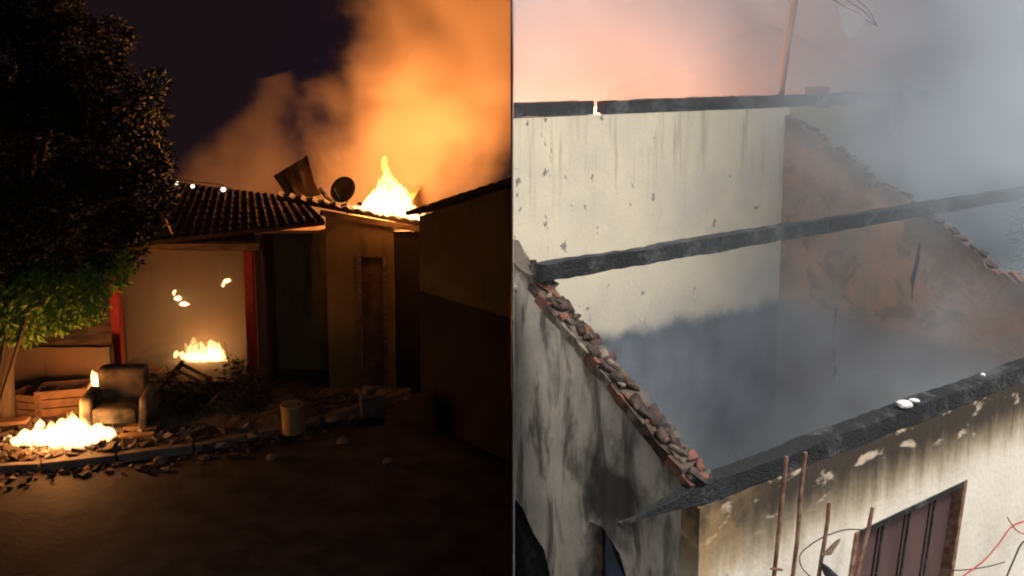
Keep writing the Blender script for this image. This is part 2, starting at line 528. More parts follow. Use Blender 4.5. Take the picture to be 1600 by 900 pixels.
kerb_px = [(-70, 742), (60, 735), (180, 722), (300, 706), (400, 686), (500, 664), (590, 636), (640, 618)]
kerb = [atZ(x, y, .02) for x, y in kerb_px]
bm = bmesh.new()
top = [Vector((p.x, p.y + .14, .10)) for p in kerb]
poly = top + [Vector((-1.4, 22, .10)), Vector((-20, 22, .10)), Vector((-20, top[0].y, .10))]
f = bm.faces.new([bm.verts.new(p) for p in poly])
r = bmesh.ops.extrude_face_region(bm, geom=[f])
for g in r['geom']:
    if isinstance(g, bmesh.types.BMVert): g.co.z = -.015
pav = tag(obj('pavement', bm, M['pavement']), kind='structure')
random.seed(3)
for a, b in zip(kerb, kerb[1:]):
    L = (b - a).length; n = max(1, round(L / .75))
    for i in range(n):
        p, q = a.lerp(b, i / n + .012), a.lerp(b, (i + 1) / n - .012)
        bm = bmesh.new()
        hh = .13 + random.uniform(-.02, .015)
        beam_between(bm, Vector((p.x, p.y + .06, hh / 2 - .01)), Vector((q.x, q.y + .06, hh / 2 - .01 + random.uniform(-.01, .01))), .12, hh, seg=5)
        bevel(bm, .012)
        obj('kerbstone', bm, M['kerb'], pav)

# ================================================================== NIGHT SIDE
# ---- burning house
house = empty('burning_house', (atY(400, 600, 14.6).x, 14.6, 0))
tag(house, 'low burning house with a red-posted porch and flames in its roof', 'house')
bpy.context.view_layer.update()
Hinv = Matrix.Translation(-house.location)
def hobj(name, bm, mat, parent=None, smooth=False):
    if parent is None:
        bm.transform(Hinv); return obj(name, bm, mat, house, smooth)
    bm.transform(Hinv); return obj(name, bm, mat, parent, smooth)
YF = 14.6
xL, xR = atY(186, 600, YF).x, atY(402, 600, YF).x
zT = atY(300, 384, YF).z
# porch: floor, back wall, side walls, ceiling, posts, lintel
bm = bmesh.new(); box(bm, (xL - .25, YF - .35, .08), (xR + .1, 16.3, .30)); bevel(bm, .015); hobj('porch_floor', bm, M['pavement'])
bm = bmesh.new(); box(bm, (xL - .3, 16.3, .08), (xR + .1, 16.45, zT + .5)); subdiv(bm, .5); rough(bm, .012, 2); bw = hobj('porch_back_wall', bm, M['porch_wall'])
bm = bmesh.new(); box(bm, (xL + .12, 16.26, 1.35), (xL + 1.15, 16.297, zT - .1)); bevel(bm, .01); hobj('panel', bm, M['red_band'], bw)
bm = bmesh.new(); box(bm, (xL - .25, 15.2, .08), (xL - .1, 16.3, zT + .4)); hobj('porch_side_wall', bm, M['porch_wall'])
bm = bmesh.new(); box(bm, (xR + .02, YF + .05, .08), (xR + .14, 16.3, zT + .4)); hobj('porch_side_wall', bm, M['porch_wall'])
bm = bmesh.new(); box(bm, (xL - .1, YF - .05, zT + .02), (xR + .02, 16.3, zT + .08)); hobj('porch_ceiling', bm, M['old_wood'])
bm = bmesh.new(); box(bm, (xL - .2, YF - .08, zT - .07), (xR + .14, YF + .06, zT + .06)); bevel(bm, .01); hobj('lintel', bm, M['old_wood'])
for xx in (xL + .03, xR - .06):
    bm = bmesh.new(); box(bm, (xx - .075, YF - .09, .30), (xx + .075, YF + .06, zT - .07)); bevel(bm, .012); hobj('post', bm, M['red_paint'])
# walls right of the porch
xA, xB, xC = xR + .14, atY(512, 500, 14.5).x, atY(617, 500, 14.5).x
zA = atY(450, 350, 15.4).z
bm = bmesh.new(); box(bm, (xA, 15.4, .0), (xC - .155, 15.55, zA + .015)); subdiv(bm, .4); rough(bm, .01, 2); hobj('wall', bm, M['ochre_wall'])
bm = bmesh.new()
zb0, zb1 = atY(512, 338, 14.5).z, atY(617, 350, 14.5).z
prism(bm, [Vector((xB, 14.5, 0)), Vector((xC, 14.5, 0)), Vector((xC, 14.5, zb1)), Vector((xB, 14.5, zb0))], Vector((0, .15, 0)))
fw = hobj('wall', bm, M['ochre_wall'])
d0, d1 = atY(562, 402, 14.5), atY(600, 402, 14.5)
cb = bmesh.new(); box(cb, (d0.x - house.location.x, -.3, .12), (d1.x - house.location.x, .3, d0.z)); difference(fw, [cb])
bm = bmesh.new(); box(bm, (xC - .15, 14.65, 0), (xC, 20, zb1 - .02)); hobj('wall', bm, M['ochre_wall'])
bm = bmesh.new(); box(bm, (d0.x + .02, 14.56, .12), (d1.x - .02, 14.60, d0.z - .02)); bevel(bm, .006); dr = hobj('door', bm, M['cardboard'])
for (a0, a1, z0, z1) in ((d0.x - .04, d0.x + .02, .12, d0.z + .05), (d1.x - .02, d1.x + .04, .12, d0.z + .05)):
    bm = bmesh.new(); box(bm, (a0, 14.47, z0), (a1, 14.63, z1)); hobj('door_frame', bm, M['old_wood'], dr)
bm = bmesh.new(); box(bm, (xA, 14.42, zA + .02), (xB + .025, 15.56, zA + .07)); hobj('soffit', bm, M['old_wood'])  # slab added to keep the roof-fire light off the recessed wall
bm = bmesh.new(); box(bm, (xB + .03, 14.66, zA + .02), (xC - .155, 16.0, zA + .07)); hobj('ceiling', bm, M['old_wood'])
# roofs: barrel-tile sheets
def tile_roof(corners, nx, ny, amp=.03, thick=.07):
    tl, tr, br, bl = [Vector(c) for c in corners]
    nrm = (tr - tl).cross(bl - tl).normalized()
    if nrm.z < 0: nrm = -nrm
    b = bmesh.new(); up, dn = [], []
    for j in range(ny * 3 + 1):
        v = j / (ny * 3); ru, rd = [], []
        for i in range(nx * 4 + 1):
            u = i / (nx * 4)
            p = tl.lerp(tr, u).lerp(bl.lerp(br, u), v)
            h = amp * math.cos(i / 4 * 2 * math.pi) + .012 * ((j % 3) / 2) + .012 * mnoise.noise(Vector((i * .7, j * .9, 0)))
            ru.append(b.verts.new(p + nrm * (h + thick))); rd.append(b.verts.new(p - nrm * .0))
        up.append(ru); dn.append(rd)
    J, I = len(up), len(up[0])
    for j in range(J - 1):
        for i in range(I - 1):
            b.faces.new((up[j][i], up[j][i + 1], up[j + 1][i + 1], up[j + 1][i]))
            b.faces.new((dn[j][i], dn[j + 1][i], dn[j + 1][i + 1], dn[j][i + 1]))
    for j in range(J - 1):
        for i in (0, I - 1): b.faces.new((up[j][i], up[j + 1][i], dn[j + 1][i], dn[j][i]))
    for i in range(I - 1):
        for j in (0, J - 1): b.faces.new((up[j][i], up[j][i + 1], dn[j][i + 1], dn[j][i]))
    return b
bm = tile_roof([atY(262, 288, 16.8), atY(470, 314, 16.2), atY(508, 352, 14.25), atY(205, 386, 13.9)], 20, 8, .012)
pr = hobj('porch_roof', bm, M['dark_tile'])
bm = tile_roof([atY(436, 306, 15.1), atY(664, 347, 14.95), atY(668, 356, 14.46), atY(432, 312, 14.46)], 13, 2, .018)
mr = hobj('main_roof', bm, M['dark_tile'])
bm = bmesh.new(); beam_between(bm, atY(500, 332, 14.44), atY(666, 360, 14.44), .03, .09); hobj('fascia', bm, M['old_wood'], mr)
# left eave post end of the porch roof: pale gable end board catching light
bm = bmesh.new(); a, b_, c_ = atY(240, 374, 14.0), atY(268, 366, 14.0), atY(250, 326, 14.6)
prism(bm, [a, b_, c_], Vector((0, .06, 0))); hobj('gable_board', bm, M['ochre_wall'], pr)
# charred rafters left where the roof burnt off
for (p0, p1) in (((640, 336, 15.4), (560, 318, 17.2)), ((520, 318, 15.2), (500, 296, 17.0))):
    bm = bmesh.new(); beam_between(bm, atY(*p0), atY(*p1), .05, .07, wob=.015, seed=p0[0]); hobj('rafter', bm, M['char'])
# curled roof sheet thrown up by the heat
bm = tile_roof([atY(428, 276, 16.1), atY(478, 242, 16.3), atY(500, 304, 16.1), atY(452, 312, 16.0)], 3, 1, .012, .015)
rough(bm, .04, 2.2, 3)
so = obj('roof_sheet', bm, M['rusty_sheet']); tag(so, 'curled metal roof sheet sticking up behind the porch roof', 'sheet')

# ---- satellite dish on the roof
dc = atY(537, 297, 14.9)
dish = tag(empty('satellite_dish', dc), 'round dark satellite dish on the roof edge beside the flames', 'satellite dish')
bm = bmesh.new()
R0 = .23; axis = Vector((-.35, -.85, .40)).normalized(); q = axis.to_track_quat('Z', 'Y').to_matrix().to_4x4()
rings = []
for i in range(6):
    r = R0 * i / 5; z = .35 * r * r / R0 - .05
    rings.append([bm.verts.new(q @ Vector((r * 1.05 * math.cos(a), r * math.sin(a), z))) for a in [k * math.pi / 14 for k in range(28)]] if i else [bm.verts.new(q @ Vector((0, 0, z)))])
for k in range(28): bm.faces.new((rings[0][0], rings[1][k], rings[1][(k + 1) % 28]))
for i in range(1, 5):
    for k in range(28): bm.faces.new((rings[i][k], rings[i + 1][k], rings[i + 1][(k + 1) % 28], rings[i][(k + 1) % 28]))
bmesh.ops.solidify(bm, geom=bm.faces[:], thickness=.012)
obj('reflector', bm, M['dark_metal'], dish, True)
bm = bmesh.new(); tube(bm, [q @ Vector((0, -R0 * .9, .0)), q @ Vector((0, -.08, .26))], .01); obj('feed_arm', bm, M['dark_metal'], dish)
bm = bmesh.new(); tube(bm, [q @ Vector((0, -.09, .24)), q @ Vector((0, -.05, .32))], [.02, .028]); obj('receiver', bm, M['dark_metal'], dish)
bm = bmesh.new(); tube(bm, [q @ Vector((0, 0, -.06)), Vector((.03, .12, -.1)), Vector((.03, .12, -.42))], .018); obj('mast', bm, M['dark_metal'], dish)

# ---- neighbour house against the seam
nh = tag(empty('neighbour_house', (-.8, 12.5, 0)), 'unlit dark house with a rising tiled roof right of the fire', 'house')
nl = nh.location
YL, YR = 13.4, 11.9
n0, n1 = atY(655, 338, YL), atY(798.3, 292, YR)
wl = Vector((n0.x, YL, 0)); wr = Vector((-.012, YR, 0)); wd = (wr - wl).normalized(); wnrm = Vector((-wd.y, wd.x, 0))
bm = bmesh.new()
prism(bm, [wl, wr, Vector((wr.x, wr.y, n1.z)), Vector((wl.x, wl.y, n0.z))], wnrm * .18)
cut_x(bm, -.012, False)
bm.transform(Matrix.Translation(-nl)); obj('wall', bm, M['neighbour_wall'], nh)
bm = bmesh.new(); prism(bm, [wl + wnrm * .181, wl + wnrm * .181 + wd * .18, wl + wnrm * 1.7 + wd * .18, wl + wnrm * 1.7], Vector((0, 0, n0.z - .05))); bm.transform(Matrix.Translation(-nl)); obj('wall', bm, M['neighbour_wall'], nh)
ra, rb = atY(634, 337, YL - .05), atY(800, 284, YR - .12)
off = wnrm * 1.3
bm = tile_roof([ra + off, rb + off, rb, ra], 11, 4, .010, .06); cut_x(bm, -.012, False); bm.transform(Matrix.Translation(-nl)); obj('roof', bm, M['dark_tile'], nh)
bm = bmesh.new(); prism(bm, [wl - wnrm * .012, wr - wnrm * .012, wr - wnrm * .002, wl - wnrm * .002], Vector((0, 0, 2.05))); cut_x(bm, -.012, False); bm.transform(Matrix.Translation(-nl)); obj('plinth', bm, M['yard_wall'], nh)  # dark band laid over the lower wall to paint in its shade
xw = wl.x
# wall shaped to seal off the roof-fire light between the two houses
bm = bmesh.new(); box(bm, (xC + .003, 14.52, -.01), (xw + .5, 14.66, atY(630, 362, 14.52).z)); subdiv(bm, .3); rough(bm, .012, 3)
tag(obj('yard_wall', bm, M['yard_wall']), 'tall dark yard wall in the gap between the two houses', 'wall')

# ---- three bulbs along the porch roof edge
for (px, py, lab) in ((276, 286, 'leftmost of the three small white bulbs along the porch roof'),
                      (301, 291, 'middle one of the three small white bulbs along the porch roof'),
                      (349, 296, 'rightmost and brightest of the three small white bulbs on the porch roof')):
    p = atY(px, py, 13.7)
    e = tag(empty('bulb', p), lab, 'bulb', 'bulbs strung over the porch')
    bm = bmesh.new(); bmesh.ops.create_uvsphere(bm, u_segments=10, v_segments=7, radius=.028 if px < 340 else .036); obj('glass', bm, M['bulb'], e, True)
    bm = bmesh.new(); tube(bm, [(0, 0, .025), (0, 0, .07)], .014); obj('socket', bm, M['black_wire'], e)
bm = bmesh.new()
pts = [atY(x, y, 13.72) + Vector((0, 0, .07)) for x, y in ((235, 300), (255, 284), (276, 286), (301, 291), (325, 293), (349, 296), (372, 308), (390, 330))]
tube(bm, pts, .006, 5); tag(obj('light_cable', bm, M['black_wire']), 'thin dark cable strung with bulbs over the porch roof', 'cable')

# ---- tree
rnd = random.Random(11)
def leaves_bm(blobs, n, size, rnd, droop=0.0, shell_=.55):
    """many small leaf blades spread through ellipsoid clumps"""
    b = bmesh.new()
    wts = [r[3] ** 2 for r in blobs]
    for _ in range(n):
        cx, cy_, cz, r = rnd.choices(blobs, wts)[0]
        while True:
            d = Vector((rnd.uniform(-1, 1), rnd.uniform(-1, 1), rnd.uniform(-1, 1)))
            if .05 < d.length < 1: break
        d = d.normalized() * (d.length ** shell_)
        p = Vector((cx, cy_, cz)) + d * r
        a = Vector((rnd.gauss(0, 1), rnd.gauss(0, 1), rnd.gauss(0, .6) - droop)).normalized()
        s_ = a.cross(Vector((rnd.gauss(0, 1), rnd.gauss(0, 1), rnd.gauss(0, 1)))).normalized()
        L = size * rnd.uniform(.6, 1.4); w = L * rnd.uniform(.22, .4)
        b.faces.new([b.verts.new(q_) for q_ in (p, p + a * L * .5 + s_ * w * .5, p + a * L, p + a * L * .5 - s_ * w * .5)])
    return b
tb = atZ(8, 668, .1)
tree = tag(empty('tree', tb), 'big dark leafy tree filling the upper left of the night view', 'tree')
TI = Matrix.Translation(-tb)
bm = bmesh.new()
trunk_top = atY(40, 330, 13.2)
tube(bm, [tb + Vector((0, 0, -.1)), tb + Vector((.05, 0, .9)), tb + Vector((.12, .1, 1.7)), trunk_top, atY(60, 150, 13.4)], [.17, .13, .12, .10, .04], 10)
for (ex, ey, Yy) in ((180, 260, 13.0), (-60, 240, 13.4), (120, 90, 13.8), (220, 330, 13.3), (30, 60, 12.8)):
    st = tb.lerp(trunk_top, rnd.uniform(.6, .95)); e_ = atY(ex, ey, Yy)
    tube(bm, [st, st.lerp(e_, .5) + Vector((0, 0, .25)), e_], [.07, .045, .015], 7)
bm.transform(TI); obj('trunk', bm, M['bark'], tree, True)
blobs = []
for (px, py, r, Yy) in ((30, 120, 95, 13.4), (110, 90, 70, 13.2), (150, 150, 70, 13.5), (60, 240, 110, 13.2), (170, 230, 80, 13.2), (215, 180, 45, 13.6),
                        (210, 300, 62, 13.3), (120, 340, 95, 13.0), (20, 360, 90, 13.0), (-40, 200, 120, 13.6), (225, 250, 45, 13.4), (180, 380, 50, 13.0),
                        (40, 30, 60, 13.6), (15, 400, 60, 12.9), (95, 20, 40, 13.8), (240, 130, 24, 13.6), (175, 60, 34, 13.6), (262, 300, 20, 13.3), (0, 10, 40, 13.2), (240, 340, 22, 13.2)):
    p = atY(px, py, Yy); blobs.append((p.x, p.y, p.z, r * Yy / F))
bm = leaves_bm(blobs, 52000, .10, rnd, .3, .42); bm.transform(TI); obj('crown', bm, M['leaf_dark'], tree)
# bright drooping shrub under the tree
sb = atZ(-25, 690, .1)
shrub = tag(empty('shrub', sb), 'bright green feathery shrub lit by the ground fire under the tree', 'shrub')
SI = Matrix.Translation(-sb)
bm = bmesh.new()
for (ex, ey) in ((30, 430), (110, 440), (165, 420), (-30, 420), (70, 400)):
    e_ = atY(ex, ey, 12.7)
    tube(bm, [sb + Vector((0, .1, -.05)), sb.lerp(e_, .55) + Vector((-.3, 0, .5)), e_], [.035, .025, .008], 6)
bm.transform(SI); obj('stem', bm, M['bark'], shrub)
bl = []
for (px, py, r) in ((15, 470, 48), (70, 450, 45), (120, 455, 38), (165, 425, 34), (40, 500, 38), (95, 490, 30), (140, 480, 26), (-20, 480, 50), (190, 405, 22), (5, 520, 22), (60, 425, 35)):
    p = atY(px, py, 12.6 + .3 * rnd.random()); bl.append((p.x, p.y, p.z, r * 12.6 / F))
bm = leaves_bm(bl, 9000, .12, rnd, 1.1, .6)
bm.transform(SI); obj('foliage', bm, M['leaf_green'], shrub)

# ---- fires
def tongue(bm, base, h, r, sway, seed, n=12, rings=9):
    base = Vector(base); ring = []
    for i in range(rings + 1):
        t = i / rings
        rr = r * (1 - t) ** .75 * (1 + .35 * math.sin(t * 5 + seed)) * (.35 + 1.1 * min(1, t * 4)) if t < 1 else .002
        c = base + Vector((sway * t * t + .10 * h * t * math.sin(seed * 3 + t * 5), .05 * h * math.cos(seed + t * 4) * t, h * t))
        ring.append([bm.verts.new(c + Vector((rr * math.cos(a), rr * .8 * math.sin(a), 0)) * (1 + .18 * math.sin(3 * a + seed + t * 6))) for a in [2 * math.pi * k / n for k in range(n)]])
    for a, b in zip(ring, ring[1:]):
        for k in range(n): bm.faces.new((a[k], a[(k + 1) % n], b[(k + 1) % n], b[k]))
    bm.faces.new(ring[0][::-1]); bm.faces.new(ring[-1])

def fire(name, label, tongues, vox, mat, light=None, group=None, loc=None):
    b = bmesh.new()
    for i, (base, h, r, sway) in enumerate(tongues): tongue(b, base, h, r, sway, i * 1.7 + len(label))
    b = remeshed(b, vox)
    for v in b.verts:
        v.co += Vector(mnoise.noise_vector(Vector((v.co.x * 13, v.co.y * 13, v.co.z * 6)))) * vox * 1.5
    loc = Vector(loc) if loc else Vector(tongues[0][0])
    b.transform(Matrix.Translation(-loc))
    o = obj(name, b, M[mat], None, True); o.location = loc
    tag(o, label, 'fire', group)
    if light:
        for (p, power, rad, col) in light:
            l = bpy.data.lights.new('fire_light', 'POINT'); l.energy = power; l.shadow_soft_size = rad; l.color = col
            lo = bpy.data.objects.new('fire_light', l); C.objects.link(lo); lo.parent = o; lo.location = Vector(p) - loc
    return o
FC = (1.0, .36, .10)
# ground fire
r2 = random.Random(5); tg = []
for (px, py, hp, rp) in ((20, 692, 12, 9), (40, 690, 22, 13), (58, 692, 34, 15), (75, 694, 42, 17), (95, 696, 50, 18), (112, 694, 54, 18), (124, 690, 58, 14), (135, 692, 46, 16), (150, 692, 34, 15), (165, 688, 28, 11), (176, 684, 30, 6), (30, 696, 14, 14), (85, 700, 24, 16), (120, 700, 26, 16), (62, 668, 18, 8), (8, 690, 8, 8)):
    p = atZ(px, py, .12); k = p.y / F; tg.append((p, hp * k * 1.0, rp * k, r2.uniform(-.06, .06)))
for k in range(34):
    px = r2.uniform(12, 176); env = max(6, 52 * math.exp(-((px - 115) / 48) ** 2))
    p = atZ(px, r2.uniform(680, 699), .12); k_ = p.y / F; tg.append((p, env * r2.uniform(.6, 1.2) * k_, r2.uniform(3, 6) * k_, r2.uniform(-.08, .08)))
gp = atZ(95, 690, .12)
fire('ground_fire', 'wide white-hot fire burning on the ground at the kerb', tg, .022, 'flame', [(gp + Vector((0, -.1, .42)), 100, .25, FC)], loc=gp)
# small flame on the heap
p = atZ(150, 640, .1); k = p.y / F; p = atY(148, 612, p.y)
fire('small_flame', 'small upright flame on top of the burnt armchair', [(p, 38 * k, 8 * k, 0.02), (p + Vector((.08, 0, 0)), 16 * k, 8 * k, .05)], .014, 'flame_small', loc=p)
# porch fire
tg = []
for (px, py, hp, rp) in ((275, 560, 14, 6), (288, 562, 16, 8), (302, 568, 34, 9), (316, 572, 44, 12), (328, 572, 46, 13), (340, 570, 42, 10), (305, 574, 20, 12), (350, 566, 20, 6)):
    p = atY(px, py, 15.3); k = p.y / F; tg.append((p, hp * k, rp * k, r2.uniform(-.05, .05)))
for k in range(14):
    px = r2.uniform(280, 350); p = atY(px, r2.uniform(562, 574), 15.3); k_ = p.y / F
    tg.append((p, r2.uniform(18, 48) * k_, r2.uniform(2.5, 4.5) * k_, r2.uniform(-.06, .06)))
pf = atY(325, 560, 15.3)
fire('porch_fire', 'bright fire burning inside the red-posted porch', tg, .02, 'flame', [(pf + Vector((0, -.1, .3)), 17, .3, FC)], loc=pf)
for (lst, lab) in ((((272, 462, 10, 4), (278, 470, 10, 6), (288, 478, 10, 6)), 'longer burning scrap falling in the porch, left of the other'),
                   (((348, 448, 9, 4), (354, 442, 9, 5)), 'small burning scrap falling in the porch near the right post')):
    tg = [(atY(a, b, 15.3), h * 15.3 / F, r * 15.3 / F, .02) for a, b, h, r in lst]
    fire('burning_scrap', lab, tg, .014, 'flame_small', group='burning scraps in the porch')
# roof fire
tg = []
for (px, py, hp, rp) in ((572, 332, 18, 10), (586, 336, 44, 14), (598, 336, 72, 15), (610, 338, 100, 15), (622, 340, 66, 15), (634, 342, 40, 12), (648, 344, 20, 10), (662, 346, 16, 9), (675, 347, 10, 7), (604, 340, 50, 20), (655, 347, 12, 10), (640, 346, 16, 12), (560, 328, 8, 8)):
    p = atY(px, py, 14.6); k = p.y / F; tg.append((p, hp * k, rp * k, r2.uniform(-.06, .06)))
for k in range(26):
    px = r2.uniform(566, 682); env = 10 + 75 * math.exp(-((px - 608) / 22) ** 2)
    p = atY(px, 330 + (px - 566) * .16, 14.6); k_ = p.y / F; tg.append((p, env * r2.uniform(.6, 1.15) * k_, r2.uniform(3, 6) * k_, r2.uniform(-.1, .1)))
rf = atY(612, 335, 14.6)
fire('roof_fire', 'tall fire blazing through the roof beside the satellite dish', tg, .024, 'flame',
     [(rf + Vector((-.05, 2.1, .25)), 2500, .35, FC), (rf + Vector((.05, -.42, .22)), 14, .15, FC)], loc=rf)

# ---- night smoke
def smoke(name, label, spec, mat, vox, seed):
    b = bmesh.new()
    for (px, py, Yy, rp) in spec:
        p = atY(px, py, Yy)
        bmesh.ops.create_icosphere(b, subdivisions=2, radius=rp * Yy / F * 1.25, matrix=Matrix.Translation(p))
    b = remeshed(b, vox)
    for v in b.verts:
        v.co += Vector(mnoise.noise_vector(v.co * .9 + Vector((seed, 0, 0)))) * .35 + Vector(mnoise.noise_vector(v.co * 2.3)) * .12
    cut_x(b, -.03, False)
    o = obj(name, b, M[mat], None, True)
    tag(o, label, 'smoke', kind='stuff'); return o
smoke('smoke_plume', 'thick smoke lit orange rising from the roof fire',
      [(600, 275, 20.3, 90), (540, 235, 20.3, 80), (690, 220, 20.3, 110), (535, 160, 20.5, 75), (640, 130, 20.6, 130), (760, 170, 20.3, 125), (555, 105, 20.6, 70), (690, 30, 20.8, 130),
       (790, 40, 20.5, 130), (615, 20, 20.8, 95), (720, -70, 21, 140), (640, -60, 21, 100), (800, 250, 20, 80), (720, 280, 19.6, 70), (500, 290, 20, 50)], 'smoke_night', .18, 1.0)
smoke('drifting_smoke', 'thinner brown smoke drifting behind the porch roof',
      [(320, 268, 20.5, 50), (370, 225, 20.5, 58), (415, 190, 20.6, 60), (430, 250, 20.5, 70), (360, 285, 20, 60), (280, 285, 20.2, 36), (470, 290, 20, 50), (450, 150, 20.8, 45)], 'smoke_thin', .16, 4.0)

# ---- debris by the porch
# burnt armchair: rounded back, seat, two arms
ac = atZ(190, 668, .1)
chair = tag(empty('burnt_armchair', ac, .15), 'scorched grey armchair behind the ground fire', 'armchair')
chair.scale = (1.12, 1.12, 1.12)
def soft(name, lo, hi, bev, mat, parent, seed=1.0):
    b = bmesh.new(); box(b, lo, hi); bevel(b, bev, 4); rough(b, .04, 4, seed); return obj(name, b, mat, parent, True)
soft('seat', (-.30, -.28, .16), (.30, .26, .38), .06, M['fabric'], chair)
soft('backrest', (-.32, .14, .2), (.32, .36, .78), .10, M['fabric'], chair, 2)
soft('arm', (-.44, -.30, .08), (-.29, .30, .52), .06, M['fabric'], chair, 3)
soft('arm', (.29, -.30, .08), (.44, .30, .52), .06, M['fabric'], chair, 4)
for sx in (-.36, .36):
    for sy in (-.22, .24):
        b = bmesh.new(); tube(b, [(sx, sy, 0), (sx, sy, .10)], [.02, .03]); obj('leg', b, M['old_wood'], chair)
def crate(loc, rz, sx, sy, sz, label, mat):
    e = tag(empty('crate', loc, rz), label, 'crate', 'crates in the debris heap')
    for k in range(3):
        z0 = sz * k / 3 + .012; z1 = sz * (k + 1) / 3 - .008
        for s_ in (-1, 1):
            b = bmesh.new(); box(b, (-sx / 2, s_ * sy / 2 - .012, z0), (sx / 2, s_ * sy / 2 + .012, z1)); obj('board', b, mat, e)
            b = bmesh.new(); box(b, (s_ * (sx / 2 + .013) - .012, -sy / 2 - .012, z0), (s_ * (sx / 2 + .013) + .012, sy / 2 + .012, z1)); obj('board', b, mat, e)
    b = bmesh.new(); box(b, (-sx / 2, -sy / 2 + .013, .02), (sx / 2, sy / 2 - .013, .04)); obj('bottom', b, mat, e)
    for s_ in (-1, 1):
        for t_ in (-1, 1):
            b = bmesh.new(); box(b, (s_ * (sx / 2 - .03) - .018, t_ * (sy / 2 - .032) - .018, 0), (s_ * (sx / 2 - .03) + .018, t_ * (sy / 2 - .032) + .018, sz)); obj('corner_post', b, mat, e)
    return e
crate(atZ(85, 655, .1) + Vector((0, .35, 0)), .25, .7, .45, .42, 'larger slatted crate behind the ground fire', M['cardboard'])
crate(atZ(30, 662, .1) + Vector((0, .45, 0)), -.2, .5, .4, .36, 'small slatted crate at the far left behind the ground fire', M['cardboard'])
# low garden wall behind the heap
g0, g1 = atZ(-60, 622, .1), atZ(176, 622, .1)
bm = bmesh.new(); box(bm, (g0.x, g0.y, .1), (g1.x, g0.y + .14, .95)); subdiv(bm, .25); rough(bm, .02, 3)
tag(obj('garden_wall', bm, M['porch_wall']), 'low brown garden wall behind the debris heap', 'wall')
def plank(a, b, w, h, label, mat='old_wood', grp='loose planks in the debris'):
    a, b = Vector(a), Vector(b); bm = bmesh.new(); beam_between(bm, a, b, w, h, wob=.004, seed=a.x); c = (a + b) / 2
    bm.transform(Matrix.Translation(-c)); o = obj('plank', bm, M[mat]); o.location = c
    return tag(o, label, 'plank', grp)
plank(atZ(196, 668, .16), atZ(247, 664, .20), .16, .05, 'upper plank lying right of the ground fire')
plank(atZ(186, 682, .135), atZ(240, 679, .14), .14, .045, 'lower plank lying right of the ground fire')
plank(atZ(-20, 662, .28), atZ(44, 656, .30), .18, .05, 'plank at the left edge behind the ground fire')
plank(atZ(180, 575, .34), atZ(252, 578, .34), .22, .05, 'plank on the porch floor beside the left post')
# broken slatted bed frame leaning on the porch step
bed = tag(empty('bed_frame', atZ(215, 655, .1)), 'broken slatted bed frame leaning against the porch', 'bed frame')
BI = Matrix.Translation(-bed.location)
A0, A1 = atZ(215, 645, .12), atY(286, 566, 14.2)
B0, B1 = atZ(262, 668, .12), atY(330, 590, 13.9)
for (a, b) in ((A0, A1), (B0, B1)):
    bm = bmesh.new(); beam_between(bm, a, b, .05, .08); bm.transform(BI); obj('rail', bm, M['old_wood'], bed)
for k in range(8):
    t = (k + .4) / 8; bm = bmesh.new()
    beam_between(bm, A0.lerp(A1, t) + Vector((0, 0, .05)), B0.lerp(B1, t + r2.uniform(-.03, .03)) + Vector((0, 0, .05)), .07, .02); bm.transform(BI); obj('slat', bm, M['old_wood'], bed)
# rubble mound between kerb and porch
bm = bmesh.new()
mc = atZ(320, 660, .1)
NXm, NYm = 60, 24; grid = []
for j in range(NYm + 1):
    row = []
    for i in range(NXm + 1):
        u, v = i / NXm * 2 - 1, j / NYm * 2 - 1
        f_ = max(0, 1 - u ** 4) * max(0, 1 - v * v)
        p = Vector((u * 1.55, v * .62, 0))
        h = f_ * (.30 + .16 * mnoise.noise(p * 2.2) + .10 * mnoise.noise(p * 6) + .05 * mnoise.noise(p * 15)) - .01
        row.append(bm.verts.new((p.x, p.y, h)))
    grid.append(row)
for j in range(NYm):
    for i in range(NXm): bm.faces.new((grid[j][i], grid[j][i + 1], grid[j + 1][i + 1], grid[j + 1][i]))
mo = obj('rubble_mound', bm, M['earth']); mo.location = (mc.x, mc.y + .35, .1)
tag(mo, 'low dark mound of rubble and ash in front of the porch', 'rubble', kind='stuff')
# thin smoke inside the porch
bm = bmesh.new(); box(bm, (xL - .08, YF + .1, .32), (xR, 16.25, zT))
po = obj('porch_smoke', bm, M['smoke_porch']); tag(po, 'thin brown smoke filling the burning porch', 'smoke', kind='stuff')
# branch heaps
def branches(name, label, cx, cy_, Yy, n, spread, hgt, rnd, leaves=0):
    base = atZ(cx, cy_, .1)
    e = tag(empty(name, base), label, 'branch pile')
    for i in range(n):
        a = Vector((rnd.uniform(-spread, spread), rnd.uniform(-.3, .3), rnd.uniform(0, .1)))
        d = Vector((rnd.gauss(0, .5), rnd.gauss(0, .25), abs(rnd.gauss(.3, .3)))) .normalized() * rnd.uniform(.4, 1) * hgt
        b = bmesh.new(); m = a + d * .5 + Vector((rnd.uniform(-.06, .06), 0, rnd.uniform(-.03, .08)))
        tube(b, [a, m, a + d], [.016, .011, .004], 5)
        for _ in range(2):
            s0 = a.lerp(a + d, rnd.uniform(.3, .8)); tube(b, [s0, s0 + Vector((rnd.uniform(-.2, .2), rnd.uniform(-.1, .1), rnd.uniform(.03, .25)))], [.007, .002], 4)
        obj('branch', b, M['dry_branch'], e)
    if leaves:
        b = leaves_bm([(rnd.uniform(-spread, spread), rnd.uniform(-.2, .2), rnd.uniform(.1, hgt * .6), .22) for _ in range(7)], leaves, .09, rnd, .3)
        obj('foliage', b, M['leaf_dark'], e)
    return e
branches('branch_pile', 'heap of dry branches and leaves in front of the porch', 335, 652, 14, 26, .75, .95, r2, 1200)
branches('branch_pile', 'twiggy bush stump standing by the right porch post', 380, 640, 14, 10, .18, 1.25, r2, 350)
